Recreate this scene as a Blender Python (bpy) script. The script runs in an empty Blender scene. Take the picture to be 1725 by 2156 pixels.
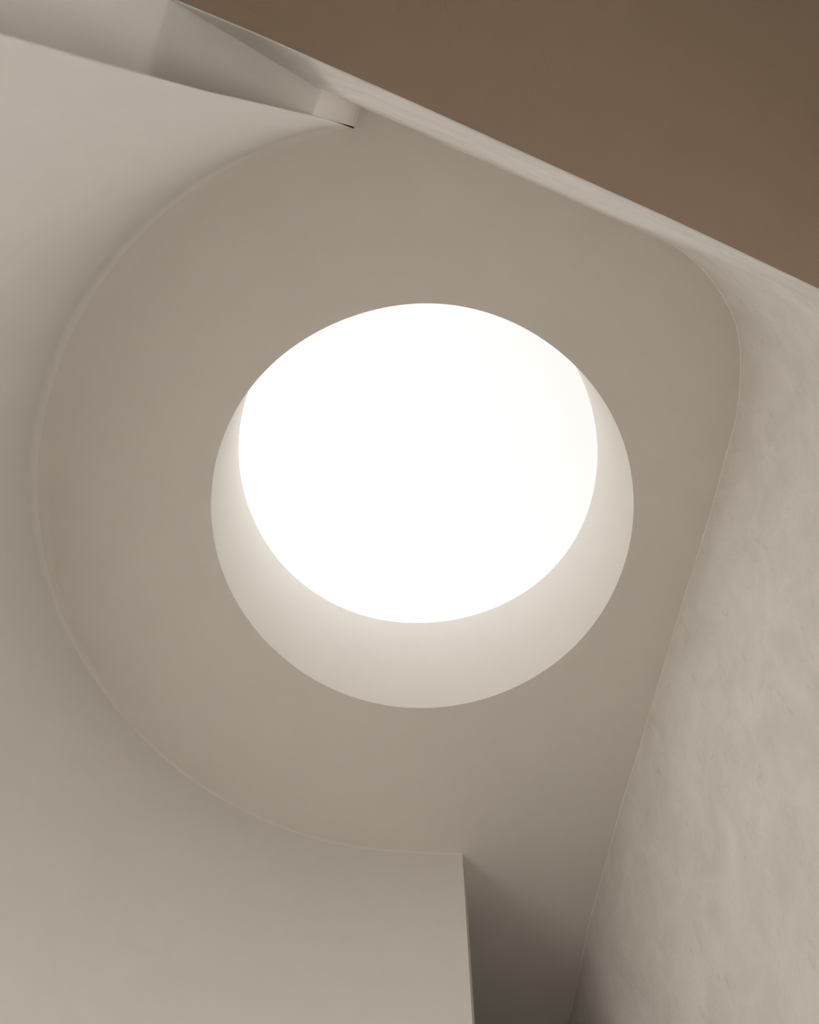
import bpy, bmesh, math
from mathutils import Matrix, Vector

# ------------------------------------------------------------------ camera, sky, sun, exposure
SC = bpy.context.scene
COL = SC.collection
W_PX, H_PX, F_PX = 1725, 2156, 2500.0
EYE = 1.6                       # camera height above the floor (z = 0)
cam_data = bpy.data.cameras.new('camera')
cam = bpy.data.objects.new('camera', cam_data)
COL.objects.link(cam)
SC.camera = cam
cam_data.sensor_fit = 'HORIZONTAL'
cam_data.sensor_width = 36.0
cam_data.lens = 36.0 * F_PX / W_PX
cam_data.clip_start = 0.05
cam_data.dof.use_dof = True
cam_data.dof.focus_distance = 7.4
cam_data.dof.aperture_fstop = 16.0
# looking up, 17 degrees off the zenith
ROT = Matrix(((1.0, 0.0026, -0.0082), (0.0, -0.9545, -0.2982), (-0.0086, 0.2982, -0.9545)))
cam.matrix_world = Matrix.Translation((0, 0, EYE)) @ ROT.to_4x4()

world = bpy.data.worlds.new('overcast_sky')
SC.world = world
world.use_nodes = True
wn = world.node_tree.nodes
wn['Background'].inputs[0].default_value = (1.0, 0.98, 0.95, 1)
wn['Background'].inputs[1].default_value = 1.9


def sky_portal(name, loc, rot, sx, sy):
    """light portal: only guides the sky light through an added, unseen wall opening, adds no light of its own"""
    ld = bpy.data.lights.new(name, 'AREA')
    ld.shape = 'RECTANGLE'
    ld.size, ld.size_y = sx, sy
    ld.cycles.is_portal = True
    o = bpy.data.objects.new(name, ld)
    COL.objects.link(o)
    o.location = loc
    o.rotation_euler = rot
    return o


# high sun from the left: falls through the added high side opening onto the floor of the round room
sun_data = bpy.data.lights.new('sun', 'SUN')
sun = bpy.data.objects.new('sun', sun_data)
COL.objects.link(sun)
sun_data.energy = 21.5
sun_data.color = (1.0, 0.975, 0.95)
sun_data.angle = math.radians(3)
SUN_ELEV, SUN_AZ = math.radians(36), math.radians(-22)       # light travels towards +x
sun.rotation_euler = Vector((math.cos(SUN_AZ) * math.cos(SUN_ELEV), math.sin(SUN_AZ) * math.cos(SUN_ELEV),
                             -math.sin(SUN_ELEV))).to_track_quat('-Z', 'Y').to_euler()
sun.location = (-8, 3, 14)

sky_portal('portal_added_high_opening', (-2.64, 1.60, EYE + 3.35), (0, math.radians(-90), 0), 2.9, 3.6)  # sits in the unseen opening added to light the round room
sky_portal('portal_added_hall_opening', (6.15, -2.65, 2.45), (0, math.radians(90), 0), 3.0, 3.3)  # sits in the opening added for light in the hall

SC.view_settings.view_transform = 'Standard'
SC.view_settings.look = 'None'
SC.view_settings.gamma = 1.0
SC.view_settings.use_curve_mapping = False
SC.view_settings.exposure = 0.30
SC.cycles.max_bounces = 14
SC.cycles.diffuse_bounces = 12
SC.cycles.use_denoising = True
SC.cycles.caustics_reflective = False
SC.cycles.caustics_refractive = False


# ------------------------------------------------------------------ materials
def plaster(name, rgb, mottle=0.03, bump=0.15, scale=3.0, trowel=0.0, rough=0.85, spec=0.2):
    m = bpy.data.materials.new(name)
    m.use_nodes = True
    nt = m.node_tree
    N, L = nt.nodes, nt.links
    bsdf = N['Principled BSDF']
    bsdf.inputs['Roughness'].default_value = rough
    bsdf.inputs['Specular IOR Level'].default_value = spec
    tc = N.new('ShaderNodeTexCoord')
    n1 = N.new('ShaderNodeTexNoise')
    n1.inputs['Scale'].default_value = scale
    n1.inputs['Detail'].default_value = 6
    n1.inputs['Roughness'].default_value = 0.6
    n1.inputs['Distortion'].default_value = 0.6
    L.new(tc.outputs['Object'], n1.inputs['Vector'])
    ramp = N.new('ShaderNodeValToRGB')
    ramp.color_ramp.elements[0].position = 0.3
    ramp.color_ramp.elements[1].position = 0.7
    ramp.color_ramp.elements[0].color = (*[c * (1 - mottle) for c in rgb], 1)
    ramp.color_ramp.elements[1].color = (*[min(1, c * (1 + mottle)) for c in rgb], 1)
    L.new(n1.outputs['Fac'], ramp.inputs['Fac'])
    col = ramp.outputs['Color']
    fine = N.new('ShaderNodeTexNoise')
    fine.inputs['Scale'].default_value = 140
    fine.inputs['Detail'].default_value = 3
    L.new(tc.outputs['Object'], fine.inputs['Vector'])
    b1 = N.new('ShaderNodeBump')
    b1.inputs['Strength'].default_value = bump
    b1.inputs['Distance'].default_value = 0.002
    L.new(fine.outputs['Fac'], b1.inputs['Height'])
    last = b1
    if trowel:
        mp = N.new('ShaderNodeMapping')
        mp.inputs['Scale'].default_value = (1.0, 1.0, 0.55)
        mp.inputs['Rotation'].default_value = (0.25, 0.12, 0)
        L.new(tc.outputs['Object'], mp.inputs['Vector'])
        t = N.new('ShaderNodeTexNoise')
        t.inputs['Scale'].default_value = 3.2
        t.inputs['Detail'].default_value = 9
        t.inputs['Roughness'].default_value = 0.55
        t.inputs['Distortion'].default_value = 1.1
        L.new(mp.outputs['Vector'], t.inputs['Vector'])
        b2 = N.new('ShaderNodeBump')
        b2.inputs['Strength'].default_value = trowel
        b2.inputs['Distance'].default_value = 0.02
        L.new(t.outputs['Fac'], b2.inputs['Height'])
        L.new(b1.outputs['Normal'], b2.inputs['Normal'])
        last = b2
        r2 = N.new('ShaderNodeValToRGB')
        r2.color_ramp.elements[0].position = 0.36
        r2.color_ramp.elements[1].position = 0.62
        r2.color_ramp.elements[0].color = (0.93, 0.925, 0.92, 1)
        r2.color_ramp.elements[1].color = (1.0, 1.0, 1.0, 1)
        L.new(t.outputs['Fac'], r2.inputs['Fac'])
        mx = N.new('ShaderNodeMix')
        mx.data_type = 'RGBA'
        mx.blend_type = 'MULTIPLY'
        mx.inputs['Factor'].default_value = 1.0
        L.new(col, mx.inputs[6])
        L.new(r2.outputs['Color'], mx.inputs[7])
        col = mx.outputs[2]
        # short scratches and pressed-in marks left by the trowel
        mp2 = N.new('ShaderNodeMapping')
        mp2.inputs['Scale'].default_value = (1.0, 1.0, 0.35)
        mp2.inputs['Rotation'].default_value = (0.5, -0.35, 0.2)
        L.new(tc.outputs['Object'], mp2.inputs['Vector'])
        t2 = N.new('ShaderNodeTexNoise')
        t2.inputs['Scale'].default_value = 16.0
        t2.inputs['Detail'].default_value = 5
        t2.inputs['Roughness'].default_value = 0.6
        t2.inputs['Distortion'].default_value = 1.6
        L.new(mp2.outputs['Vector'], t2.inputs['Vector'])
        r3 = N.new('ShaderNodeValToRGB')
        e = r3.color_ramp.elements
        e[0].position, e[0].color = 0.28, (1.05, 1.04, 1.03, 1)
        e[1].position, e[1].color = 0.40, (1.0, 1.0, 1.0, 1)
        for pos, c in ((0.60, (1.0, 1.0, 1.0, 1)), (0.70, (0.91, 0.905, 0.90, 1))):
            q = e.new(pos)
            q.color = c
        L.new(t2.outputs['Fac'], r3.inputs['Fac'])
        mx2 = N.new('ShaderNodeMix')
        mx2.data_type = 'RGBA'
        mx2.blend_type = 'MULTIPLY'
        mx2.inputs['Factor'].default_value = 1.0
        L.new(col, mx2.inputs[6])
        L.new(r3.outputs['Color'], mx2.inputs[7])
        col = mx2.outputs[2]
        b3 = N.new('ShaderNodeBump')
        b3.inputs['Strength'].default_value = trowel
        b3.inputs['Distance'].default_value = 0.006
        L.new(t2.outputs['Fac'], b3.inputs['Height'])
        L.new(b2.outputs['Normal'], b3.inputs['Normal'])
        last = b3
    L.new(col, bsdf.inputs['Base Color'])
    L.new(last.outputs['Normal'], bsdf.inputs['Normal'])
    return m


M_WALL = plaster('smooth_plaster', (0.757, 0.738, 0.714), mottle=0.012)
M_CEIL = plaster('ceiling_plaster', (0.715, 0.682, 0.645), mottle=0.012)
M_TROWEL = plaster('trowelled_plaster', (0.815, 0.797, 0.771), mottle=0.055, trowel=0.4, scale=1.3, rough=0.7, spec=0.25)
M_SHAFT = plaster('shaft_plaster', (0.86, 0.835, 0.80), mottle=0.01)
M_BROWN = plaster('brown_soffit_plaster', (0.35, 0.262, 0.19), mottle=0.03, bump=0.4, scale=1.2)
M_FLOOR = plaster('pale_stone_floor', (0.45, 0.425, 0.39), mottle=0.05, scale=1.5, rough=0.6)
M_LIGHTENED = plaster('lightened_infill_plaster', (0.90, 0.88, 0.85), mottle=0.01)  # lighter colour stands in for light that misses the infill
M_BEAD = plaster('edge_highlight_bead', (0.84, 0.80, 0.745), mottle=0.0, bump=0.0)  # paler than the wall, so the edge highlight is in the colour

M_OPAL = bpy.data.materials.new('opal_skylight_sheet')
M_OPAL.use_nodes = True
nt = M_OPAL.node_tree
nt.nodes.remove(nt.nodes['Principled BSDF'])
tr = nt.nodes.new('ShaderNodeBsdfTranslucent')
tr.inputs[0].default_value = (0.158, 0.157, 0.155, 1)
nt.links.new(tr.outputs[0], nt.nodes['Material Output'].inputs[0])


# ------------------------------------------------------------------ helpers
def link(name, bm, mat, label=None, kind='structure', parent=None, smooth=True, angle=30):
    bmesh.ops.recalc_face_normals(bm, faces=bm.faces)
    me = bpy.data.meshes.new(name)
    bm.to_mesh(me)
    bm.free()
    me.materials.append(mat)
    if smooth:
        for p in me.polygons:
            p.use_smooth = True
        me.set_sharp_from_angle(angle=math.radians(angle))
    o = bpy.data.objects.new(name, me)
    COL.objects.link(o)
    if parent:
        o.parent = parent
    else:
        o['kind'] = kind
    if label:
        o['label'] = label
    return o


def grid(bm, rows, close_u=False):
    """rows: list of equally long lists of points; quads between them"""
    V = [[bm.verts.new(p) for p in r] for r in rows]
    n = len(rows[0])
    for a, b in zip(V[:-1], V[1:]):
        for i in range(n if close_u else n - 1):
            j = (i + 1) % n
            bm.faces.new((a[i], a[j], b[j], b[i]))
    return V


def box(bm, x0, x1, y0, y1, z0, z1):
    v = [bm.verts.new((x, y, z)) for z in (z0, z1) for x, y in ((x0, y0), (x1, y0), (x1, y1), (x0, y1))]
    for f in ((0, 1, 2, 3), (4, 5, 6, 7), (0, 1, 5, 4), (1, 2, 6, 5), (2, 3, 7, 6), (3, 0, 4, 7)):
        bm.faces.new([v[i] for i in f])


def interp(tab, x):
    if x <= tab[0][0]:
        return tab[0][1]
    for (a, p), (b, q) in zip(tab[:-1], tab[1:]):
        if x <= b:
            t = (x - a) / (b - a)
            return p + (q - p) * t
    return tab[-1][1]


def catmull(P, n):
    out = []
    Q = [tuple(2 * a - b for a, b in zip(P[0], P[1]))] + list(P) + [tuple(2 * a - b for a, b in zip(P[-1], P[-2]))]
    for i in range(1, len(Q) - 2):
        for k in range(n):
            t = k / n
            out.append(tuple(0.5 * (2 * b + (c - a) * t + (2 * a - 5 * b + 4 * c - e) * t * t + (3 * b - a - 3 * c + e) * t ** 3)
                             for a, b, c, e in zip(Q[i - 1], Q[i], Q[i + 1], Q[i + 2])))
    out.append(P[-1])
    return out


def smooth_curve(P, it):
    P = [tuple(p) for p in P]
    for _ in range(it):
        P = [P[0]] + [tuple((a + 2 * b + c) / 4 for a, b, c in zip(P[i - 1], P[i], P[i + 1])) for i in range(1, len(P) - 1)] + [P[-1]]
    return P


def offset(P, dist):
    out = []
    for i in range(len(P)):
        a, b = P[max(0, i - 1)], P[min(len(P) - 1, i + 1)]
        dx, dy = b[0] - a[0], b[1] - a[1]
        l = math.hypot(dx, dy)
        out.append((P[i][0] + dy / l * dist, P[i][1] - dx / l * dist))
    return out


# ------------------------------------------------------------------ dimensions (metres, floor at z = 0)
ZC = EYE + 7.0                  # ceiling of the round room
ZS = EYE + 7.0 / 2.9            # brown soffit over the hall
ZT = ZC + 1.354                 # top of the skylight shaft
SKY_C = (0.1413, 2.2065)        # skylight centre
ROOM_C = (0.1524, 2.235)        # centre of the curved wall
R_ROOM = 2.364

# ------------------------------------------------------------------ ceiling with round opening and shaft
X0, X1, Y0, Y1 = -2.75, 3.0, -0.75, 8.6
NS = 192
RIM_LOW = [(-180, 1.3055), (-151.4, 1.313), (-141.7, 1.312), (-128.3, 1.307), (-114.4, 1.299), (-100.6, 1.304), (-90.6, 1.309),
           (-79.3, 1.312), (-64, 1.306), (-45, 1.303), (-30, 1.308), (-13.3, 1.305), (7.2, 1.305), (24, 1.3065), (39.4, 1.312),
           (58.3, 1.309), (77.6, 1.3075), (90, 1.3095), (105, 1.310), (124, 1.304), (141, 1.300), (159, 1.304), (180, 1.3055)]
RIM_TOP = [(-180, 1.308), (-160, 1.313), (-90, 1.307), (-30, 1.299), (-14, 1.294), (0, 1.298), (17, 1.314), (30, 1.325),
           (44, 1.327), (59.5, 1.311), (78, 1.296), (93, 1.293), (104, 1.301), (130, 1.308), (160, 1.305), (180, 1.308)]


def rim(tab, c, z, soften=4.0, grow=0.0):
    pts = []
    for i in range(NS):
        a = -180 + 360 * i / NS
        r = 0.0
        for k in range(-6, 7):
            b = (a + k * soften / 2 + 180) % 360 - 180
            r += interp(tab, b) / 13
        r += grow
        pts.append((c[0] + r * math.cos(math.radians(a)), c[1] + r * math.sin(math.radians(a)), z))
    return pts


low = rim(RIM_LOW, (0.1422, 2.2158), ZC)
top = rim(RIM_TOP, (0.1400, 2.1975), ZT)


def rect_ring(z, c):
    pts = []
    for i in range(NS):
        a = math.radians(-180 + 360 * i / NS)
        dx, dy = math.cos(a), math.sin(a)
        t = min(((X1 if dx > 0 else X0) - c[0]) / dx if abs(dx) > 1e-9 else 1e9,
                ((Y1 if dy > 0 else Y0) - c[1]) / dy if abs(dy) > 1e-9 else 1e9)
        pts.append((c[0] + t * dx, c[1] + t * dy, z))
    return pts


bm = bmesh.new()
mid = [tuple((a + b) / 2 for a, b in zip(p, q)) for p, q in zip(low, rect_ring(ZC, SKY_C))]
grid(bm, [low, mid, rect_ring(ZC, SKY_C), rect_ring(ZC + 0.3, SKY_C), rim(RIM_LOW, SKY_C, ZC + 0.3, grow=0.2)], close_u=True)
link('ceiling', bm, M_CEIL, 'flat beige plaster ceiling of the round room around the skylight')

bm = bmesh.new()
lo_out = [(p[0], p[1], p[2]) for p in rim(RIM_LOW, SKY_C, ZC + 0.002, grow=0.2)]
to_out = rim(RIM_TOP, SKY_C, ZT, grow=0.2)
shaft_rows = [[tuple(a + (b - a) * t for a, b in zip(p, q)) for p, q in zip(low, top)] for t in (0, 0.25, 0.5, 0.75, 1)]
grid(bm, shaft_rows + [to_out, lo_out], close_u=True)
skylight = link('window_1', bm, M_SHAFT, 'round skylight with deep pale plaster shaft and glowing white pane')
bm = bmesh.new()
rows = []
for k in range(1, 9):
    t = k / 8
    rows.append([(0.14 + (p[0] - 0.14) * t * 1.03, 2.1975 + (p[1] - 2.1975) * t * 1.03, ZT + 0.004 + 0.10 * (1 - t * t)) for p in top])
V = grid(bm, rows, close_u=True)
c = bm.verts.new((0.14, 2.1975, ZT + 0.104))
for i in range(NS):
    bm.faces.new((V[0][i], V[0][(i + 1) % NS], c))
link('pane', bm, M_OPAL, 'milky white domed skylight pane', parent=skylight)

# ------------------------------------------------------------------ curved wall on the left
A0, A1 = -99.93, 83.62          # knife edge near the straight wall ... free end at the corridor
COVE = [(-99.93, 0.012), (-104, 0.03), (-112, 0.055), (-125, 0.10), (-150, 0.13), (-170, 0.115), (-185, 0.085), (-200, 0.04), (-215, 0.018), (-280, 0.012)]
ang_list = []
NA = 150
for i in range(NA + 1):
    ang_list.append(A0 - (A0 + 360 - A1) * i / NA)   # runs clockwise through the left side to A1 - 360
Z_LEAN = [(-7.0, 0.0135), (-6.19, 0.0132), (-5.36, 0.0150), (-3.33, 0.0055), (0, 0.0)]


def wall_radius(a):
    return 2.3437 + 0.0203 * min(1, (A0 - a) / 6.0) + (0.031 * max(0, 1 - (a - (A1 - 360)) / 8.0))


def left_inner(a, dz, rho_off):
    """point on the room side, dz below the ceiling (<= 0), pushed in by rho_off"""
    r = wall_radius(a) - rho_off
    x = ROOM_C[0] + r * math.cos(math.radians(a))
    y = ROOM_C[1] + r * math.sin(math.radians(a))
    w_tip = max(0, 1 - (A0 - a) / 5.0)
    y += w_tip * interp(Z_LEAN, dz)
    w_end = max(0, 1 - (a - (A1 - 360)) / 25.0)
    x += w_end * 0.0175 * max(dz, -3.0)
    return (x, y, ZC + dz)


bm = bmesh.new()
rows = []
for k in range(9):              # cove between ceiling and wall
    th = math.pi / 2 * k / 8
    row = []
    for a in ang_list:
        rho = interp([(-q[0], q[1]) for q in COVE], -a)
        off = rho * (1 - math.sin(th)) - 0.35 * rho
        row.append(left_inner(a, -rho * (1 - math.cos(th)), off))
    rows.append(row)
for dz in (-0.3, -0.5, -0.8, -1.2, -1.8, -2.4, -2.9, -3.33, -3.8, -4.4, -4.9, -5.36, -6.0, -6.19, -6.6, -7.0, -7.8, -8.6):
    row = []
    for a in ang_list:
        rho = interp([(-q[0], q[1]) for q in COVE], -a)
        row.append(left_inner(a, dz, -0.35 * rho))
    rows.append(row)
THICK = [(99.93, 0.003), (103, 0.03), (112, 0.17), (120, 0.30), (130, 0.41), (280, 0.41)]
outer = []
for dz in (-8.6, -4.9, -2.4, 0.0):
    row = []
    for a in ang_list:
        p = left_inner(a, dz, 0)
        t = interp(THICK, -a)
        if a == ang_list[-1]:
            row.append((p[0] + 0.041 + 0.0, p[1] + 0.4075, p[2]))
        else:
            row.append((p[0] + t * math.cos(math.radians(a)), p[1] + t * math.sin(math.radians(a)), p[2]))
    outer.append(row)
# high opening, unseen past the left frame edge, added to bring in light
i0 = min(range(NA + 1), key=lambda i: abs(ang_list[i] + 160))
i1 = min(range(NA + 1), key=lambda i: abs(ang_list[i] + 200))
k0 = next(k for k, r in enumerate(rows) if abs(r[0][2] - (ZC - 2.4)) < 1e-6)
k1 = next(k for k, r in enumerate(rows) if abs(r[0][2] - (ZC - 4.9)) < 1e-6)
V = grid(bm, rows + outer)
cove_verts = {v for r in V[:4] for v in r}
for col_i in (0, -1):
    bm.faces.new([r[col_i] for r in V])
n = len(rows)
inn = [[V[k][i] for i in range(i0, i1 + 1)] for k in range(k0, k1 + 1)]
out = [[V[n + 2][i] for i in range(i0, i1 + 1)], [V[n + 1][i] for i in range(i0, i1 + 1)]]
cut = set()
for V2 in (inn, out):
    for a, b in zip(V2[:-1], V2[1:]):
        for i in range(len(a) - 1):
            q = {a[i], a[i + 1], b[i], b[i + 1]}
            cut.update(f for f in a[i].link_faces if set(f.verts) == q)
bmesh.ops.delete(bm, geom=list(cut), context='FACES_ONLY')
for a, b in ((inn[0], out[0]), (inn[-1], out[1])):
    for i in range(len(a) - 1):
        bm.faces.new((a[i], a[i + 1], b[i + 1], b[i]))
for c in (0, -1):
    bm.faces.new([r[c] for r in inn] + [out[1][c], out[0][c]])
for f in bm.faces:                # the cove is finished in the ceiling paint
    if set(f.verts) & cove_verts:
        f.material_index = 1
left = link('wall_left', bm, M_WALL, 'smooth pale curved plaster wall sweeping round the left side', angle=40)
left.data.materials.append(M_CEIL)

# ------------------------------------------------------------------ straight wall, rounded corner and right wall
RIGHT = [(-0.4400, -0.2750), (-0.2879, -0.2122), (0.0269, -0.0830), (0.4291, 0.0820), (0.9759, 0.3120), (1.2536, 0.4296), (1.4781, 0.5246), (1.5765, 0.5687),
         (1.6520, 0.6172), (1.7250, 0.6741), (1.7918, 0.7353), (1.8604, 0.8161), (1.9120, 0.8878), (1.9560, 0.9654), (1.9956, 1.0548),
         (2.0188, 1.1477), (2.0329, 1.2499), (2.0412, 1.3832), (2.0386, 1.5588), (2.0223, 1.6764), (1.9950, 1.8040), (1.9262, 2.1968),
         (1.8318, 2.6114), (1.7500, 3.0026), (1.6641, 3.4027), (1.5599, 3.9103), (1.5177, 4.0875), (1.4516, 4.4015), (1.3808, 4.7924),
         (1.3070, 5.1754), (1.2669, 5.4985), (1.2122, 5.8852), (1.1890, 6.0241), (1.09, 6.60), (0.95, 7.4), (0.75, 8.6)]
SOFFIT = [(-2.9, -1.45), (-1.2, -0.60), (-0.4400, -0.2590), (-0.2845, -0.1980), (-0.2139, -0.1690), (-0.1272, -0.1330), (0.0093, -0.0761), (0.0550, -0.0568),
          (0.3347, 0.0630), (0.5311, 0.1464), (0.6263, 0.1887), (0.7225, 0.2316), (0.8477, 0.2883), (1.20, 0.445), (1.55, 0.60)]
plan = smooth_curve(catmull(RIGHT, 6), 6)


def soffit_y(x):
    return interp(SOFFIT, x)


DZ = (0, -0.15, -0.4, -0.8, -1.4, -2.1, -2.9, -3.3, -3.8, ZS - ZC)
# (a) the straight header wall above the soffit and (b) corner + right wall down to the floor, one continuous surface above the soffit
n_head = next(i for i, p in enumerate(plan) if p[0] > 1.25)
bm = bmesh.new()
rows = []
for dz in DZ:
    t = dz / (ZS - ZC)
    row = []
    for i, (x, y) in enumerate(plan):
        if i <= n_head:
            w = 1.0 if i < n_head - 6 else (n_head - i) / 6
            bulge = 0.015 * min(1, max(0, (-0.12 - x) / 0.12)) * interp([(ZS - ZC, 0.0), (-3.3, 2.4), (-1.4, 1.2), (0, 0.0)], dz)
            row.append((x, y + (soffit_y(x) - y) * t * w + bulge, ZC + dz))
        else:
            row.append((x, y, ZC + dz))
    rows.append(row)
off = offset(plan, 0.30)
lip = offset(plan, 0.003)
back = [[(x, y, ZS) for x, y in lip], [(x, y, ZS + 0.26) for x, y in lip], [(x, y, ZS + 0.26) for x, y in off], [(x, y, ZC) for x, y in off]]
back[0] = [(p[0] + q[0] - x, p[1] + q[1] - y, ZS) for p, q, (x, y) in zip(lip and back[0], rows[-1], plan)]
back[1] = [(p[0], p[1], ZS + 0.26) for p in back[0]]
V = grid(bm, rows + back)
for ci in (0, -1):
    bm.faces.new([r[ci] for r in V])
# lower part of corner and right wall, below soffit level
low_plan = plan[n_head:]
low_off = off[n_head:]
rows = [[(x, y, z) for x, y in low_plan] for z in (ZS, 2.5, 1.0, 0.0)] + [[(x, y, z) for x, y in low_off] for z in (0.0, ZS)]
V = grid(bm, rows)
for ci in (0, -1):
    bm.faces.new([r[ci] for r in V])
wall_right = link('wall_right', bm, M_TROWEL, 'hand-trowelled plaster wall, straight above, rounding a corner and running down the right', angle=40)

bm = bmesh.new()
bead = plan[14:]
bi = offset(bead, -0.004)
grid(bm, [[(x, y, ZC) for x, y in bi], [(x, y, ZC - 0.006) for x, y in bi], [(x, y, ZC - 0.009) for x, y in bead]])
link('trim_1', bm, M_BEAD, 'hairline bead, coloured pale as an edge highlight, where the trowelled wall meets the ceiling')

# ------------------------------------------------------------------ slot between knife edge and straight wall
ZL = EYE + 3.7                  # underside of the infill between knife edge and straight wall


def along(p, q, t):
    return (p[0] + (q[0] - p[0]) * t, p[1] + (q[1] - p[1]) * t)


top_a, top_c = (-0.222, -0.187), (-0.2535, -0.0725)       # at the ceiling, on the straight wall / on the knife edge
bot_a, bot_c = (-0.2215, -0.150), (-0.2560, -0.0722)       # at the lower edge
top_a, top_c = along(top_a, top_c, -0.30), top_c
bot_a, bot_c = along(bot_a, bot_c, -0.50), bot_c
bm = bmesh.new()
rows = []
COVE_R = 0.06
for k in range(7):                                       # soft cove to the ceiling, then straight down
    th = math.pi / 2 * k / 6
    sx, sz = COVE_R * (1 - math.sin(th)), COVE_R * (1 - math.cos(th))
    t = sz / (ZC - ZL)
    rows.append([(p[0] + sx, p[1], ZC - sz) for p in (along(top_a, bot_a, t), along(top_c, bot_c, t))])
for t in (0.2, 0.4, 0.7, 1.0):
    rows.append([(*along(top_a, bot_a, t), ZC - (ZC - ZL) * t), (*along(top_c, bot_c, t), ZC - (ZC - ZL) * t)])
rows.append([(p[0] - 0.05, p[1] - 0.03, ZL) for p in (bot_a, bot_c)])
rows.append([(p[0] - 0.05, p[1] - 0.03, ZC) for p in (bot_a, bot_c)])
V = grid(bm, rows)
for c in (0, 1):
    bm.faces.new([r[c] for r in V])
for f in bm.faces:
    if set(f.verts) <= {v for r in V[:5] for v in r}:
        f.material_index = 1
infill = link('wall_infill', bm, M_LIGHTENED, 'small plaster infill, lightened as if better lit, between the curved wall edge and the straight wall')
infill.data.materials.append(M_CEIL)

bm = bmesh.new()
dxc, dyc = bot_c[0] - bot_a[0], bot_c[1] - bot_a[1]
rows = []
for z, x, y, k in ((ZL + 0.02, -0.226, -0.150, 0.665), (EYE + 3.25, -0.300, -0.190, 0.90), (EYE + 2.8, -0.372, -0.224, 1.0),
                   (ZS, -0.434, -0.252, 1.15), (3.4, -0.475, -0.262, 1.3), (2.4, -0.50, -0.262, 1.5), (1.2, -0.51, -0.262, 1.5), (0.0, -0.51, -0.262, 1.5)):
    a = (x - dxc * 0.45, y - dyc * 0.45)
    c = (x + dxc * k, y + dyc * k)
    rows.append([(a[0], a[1], z), (c[0], c[1], z), (c[0] - 0.12, c[1] - 0.04, z), (a[0] - 0.12, a[1], z)])
V = grid(bm, rows, close_u=True)
bm.faces.new(V[0])
bm.faces.new(V[-1])
link('wall_slot', bm, M_WALL, 'grey-beige wall set back in the slot behind the curved wall edge')

# ------------------------------------------------------------------ brown soffit over the hall
HX0, HX1, HY = -2.75, 6.0, -4.5
edge = [(x, y) for x, y in SOFFIT] + [(HX1, 0.60 + (HX1 - 1.55) * 0.445)]
edge = [(x, interp(edge, x)) for x in sorted({p[0] for p in edge} | {-0.9 + 0.02 * i for i in range(130)})]
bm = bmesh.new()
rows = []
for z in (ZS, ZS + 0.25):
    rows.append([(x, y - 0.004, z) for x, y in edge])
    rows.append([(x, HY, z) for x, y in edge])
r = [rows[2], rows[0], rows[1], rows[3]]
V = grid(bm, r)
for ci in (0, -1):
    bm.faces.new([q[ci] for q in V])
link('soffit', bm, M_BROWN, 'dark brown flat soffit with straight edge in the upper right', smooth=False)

# ------------------------------------------------------------------ floor and the walls that enclose hall and corridor
bm = bmesh.new()
box(bm, X0 - 0.3, 6.4, -4.9, 9.0, -0.2, 0.0)
link('floor', bm, M_FLOOR, 'pale stone floor below', smooth=False)

bm = bmesh.new()
OY0, OY1 = 0.3, 3.60       # open to the outside between these, in front of the added high opening
box(bm, X0 - 0.3, X0, HY, OY0, 0, ZC + 0.3)
box(bm, X0 - 0.3, X0, OY1, Y1 + 0.3, 0, ZC + 0.3)
box(bm, X0, -2.2, OY1, OY1 + 0.25, 0, ZC + 0.05)
box(bm, X0, -1.45, OY0 - 0.30, OY0, 0, ZC + 0.05)
link('wall_outer_left', bm, M_WALL, 'outer wall far behind the curved wall', smooth=False)
bm = bmesh.new()
box(bm, X0, X1, Y1, Y1 + 0.3, 0, ZC + 0.3)
link('wall_end', bm, M_BROWN, 'unseen end wall of the dark corridor, coloured brown to absorb light', smooth=False)  # dark colour picked to cut bounce light in the corridor
bm = bmesh.new()
WZ0, WZ1, WY0, WY1 = 0.95, 3.95, -4.3, -1.0          # unseen side opening, added to light the hall and its soffit
box(bm, HX1, HX1 + 0.3, HY - 0.3, WY0, 0, ZS + 0.25)
box(bm, HX1, HX1 + 0.3, WY1, 3.2, 0, ZS + 0.25)
box(bm, HX1, HX1 + 0.3, WY0, WY1, 0, WZ0)
box(bm, HX1, HX1 + 0.3, WY0, WY1, WZ1, ZS + 0.25)
link('wall_hall_right', bm, M_WALL, 'right wall of the hall with a wide unseen opening added to let light in', smooth=False)
bm = bmesh.new()                # closes the hall against the space right of the right wall
box(bm, 2.3, HX1, 2.9, 3.2, 0, ZS + 0.25)
link('wall_hall_back', bm, M_WALL, 'back wall of the hall beside the right wall', smooth=False)
bm = bmesh.new()                # continues the straight wall to the left, down to the floor
a = (X0, -1.30)
b = (-0.43, -0.262)
grid(bm, [[(a[0], a[1], z), (b[0], b[1], z), (b[0] - 0.08, b[1] - 0.3, z), (a[0], a[1] - 0.3, z)] for z in (0, ZC + 0.1)], close_u=True)
link('wall_front', bm, M_WALL, 'straight wall beside the slot, hidden behind the soffit', smooth=False)
bm = bmesh.new()
box(bm, -60, 60, -60, 60, -0.5, -0.21)
link('ground', bm, plaster('gravel_ground', (0.42, 0.40, 0.37), mottle=0.1, scale=0.8), 'pale gravel ground outside the building', smooth=False)
bm = bmesh.new()
box(bm, X0 - 0.3, HX1 + 0.3, HY - 0.3, HY, 0, ZS + 0.25)
link('wall_hall_front', bm, M_WALL, 'front wall of the hall behind the viewer', smooth=False)
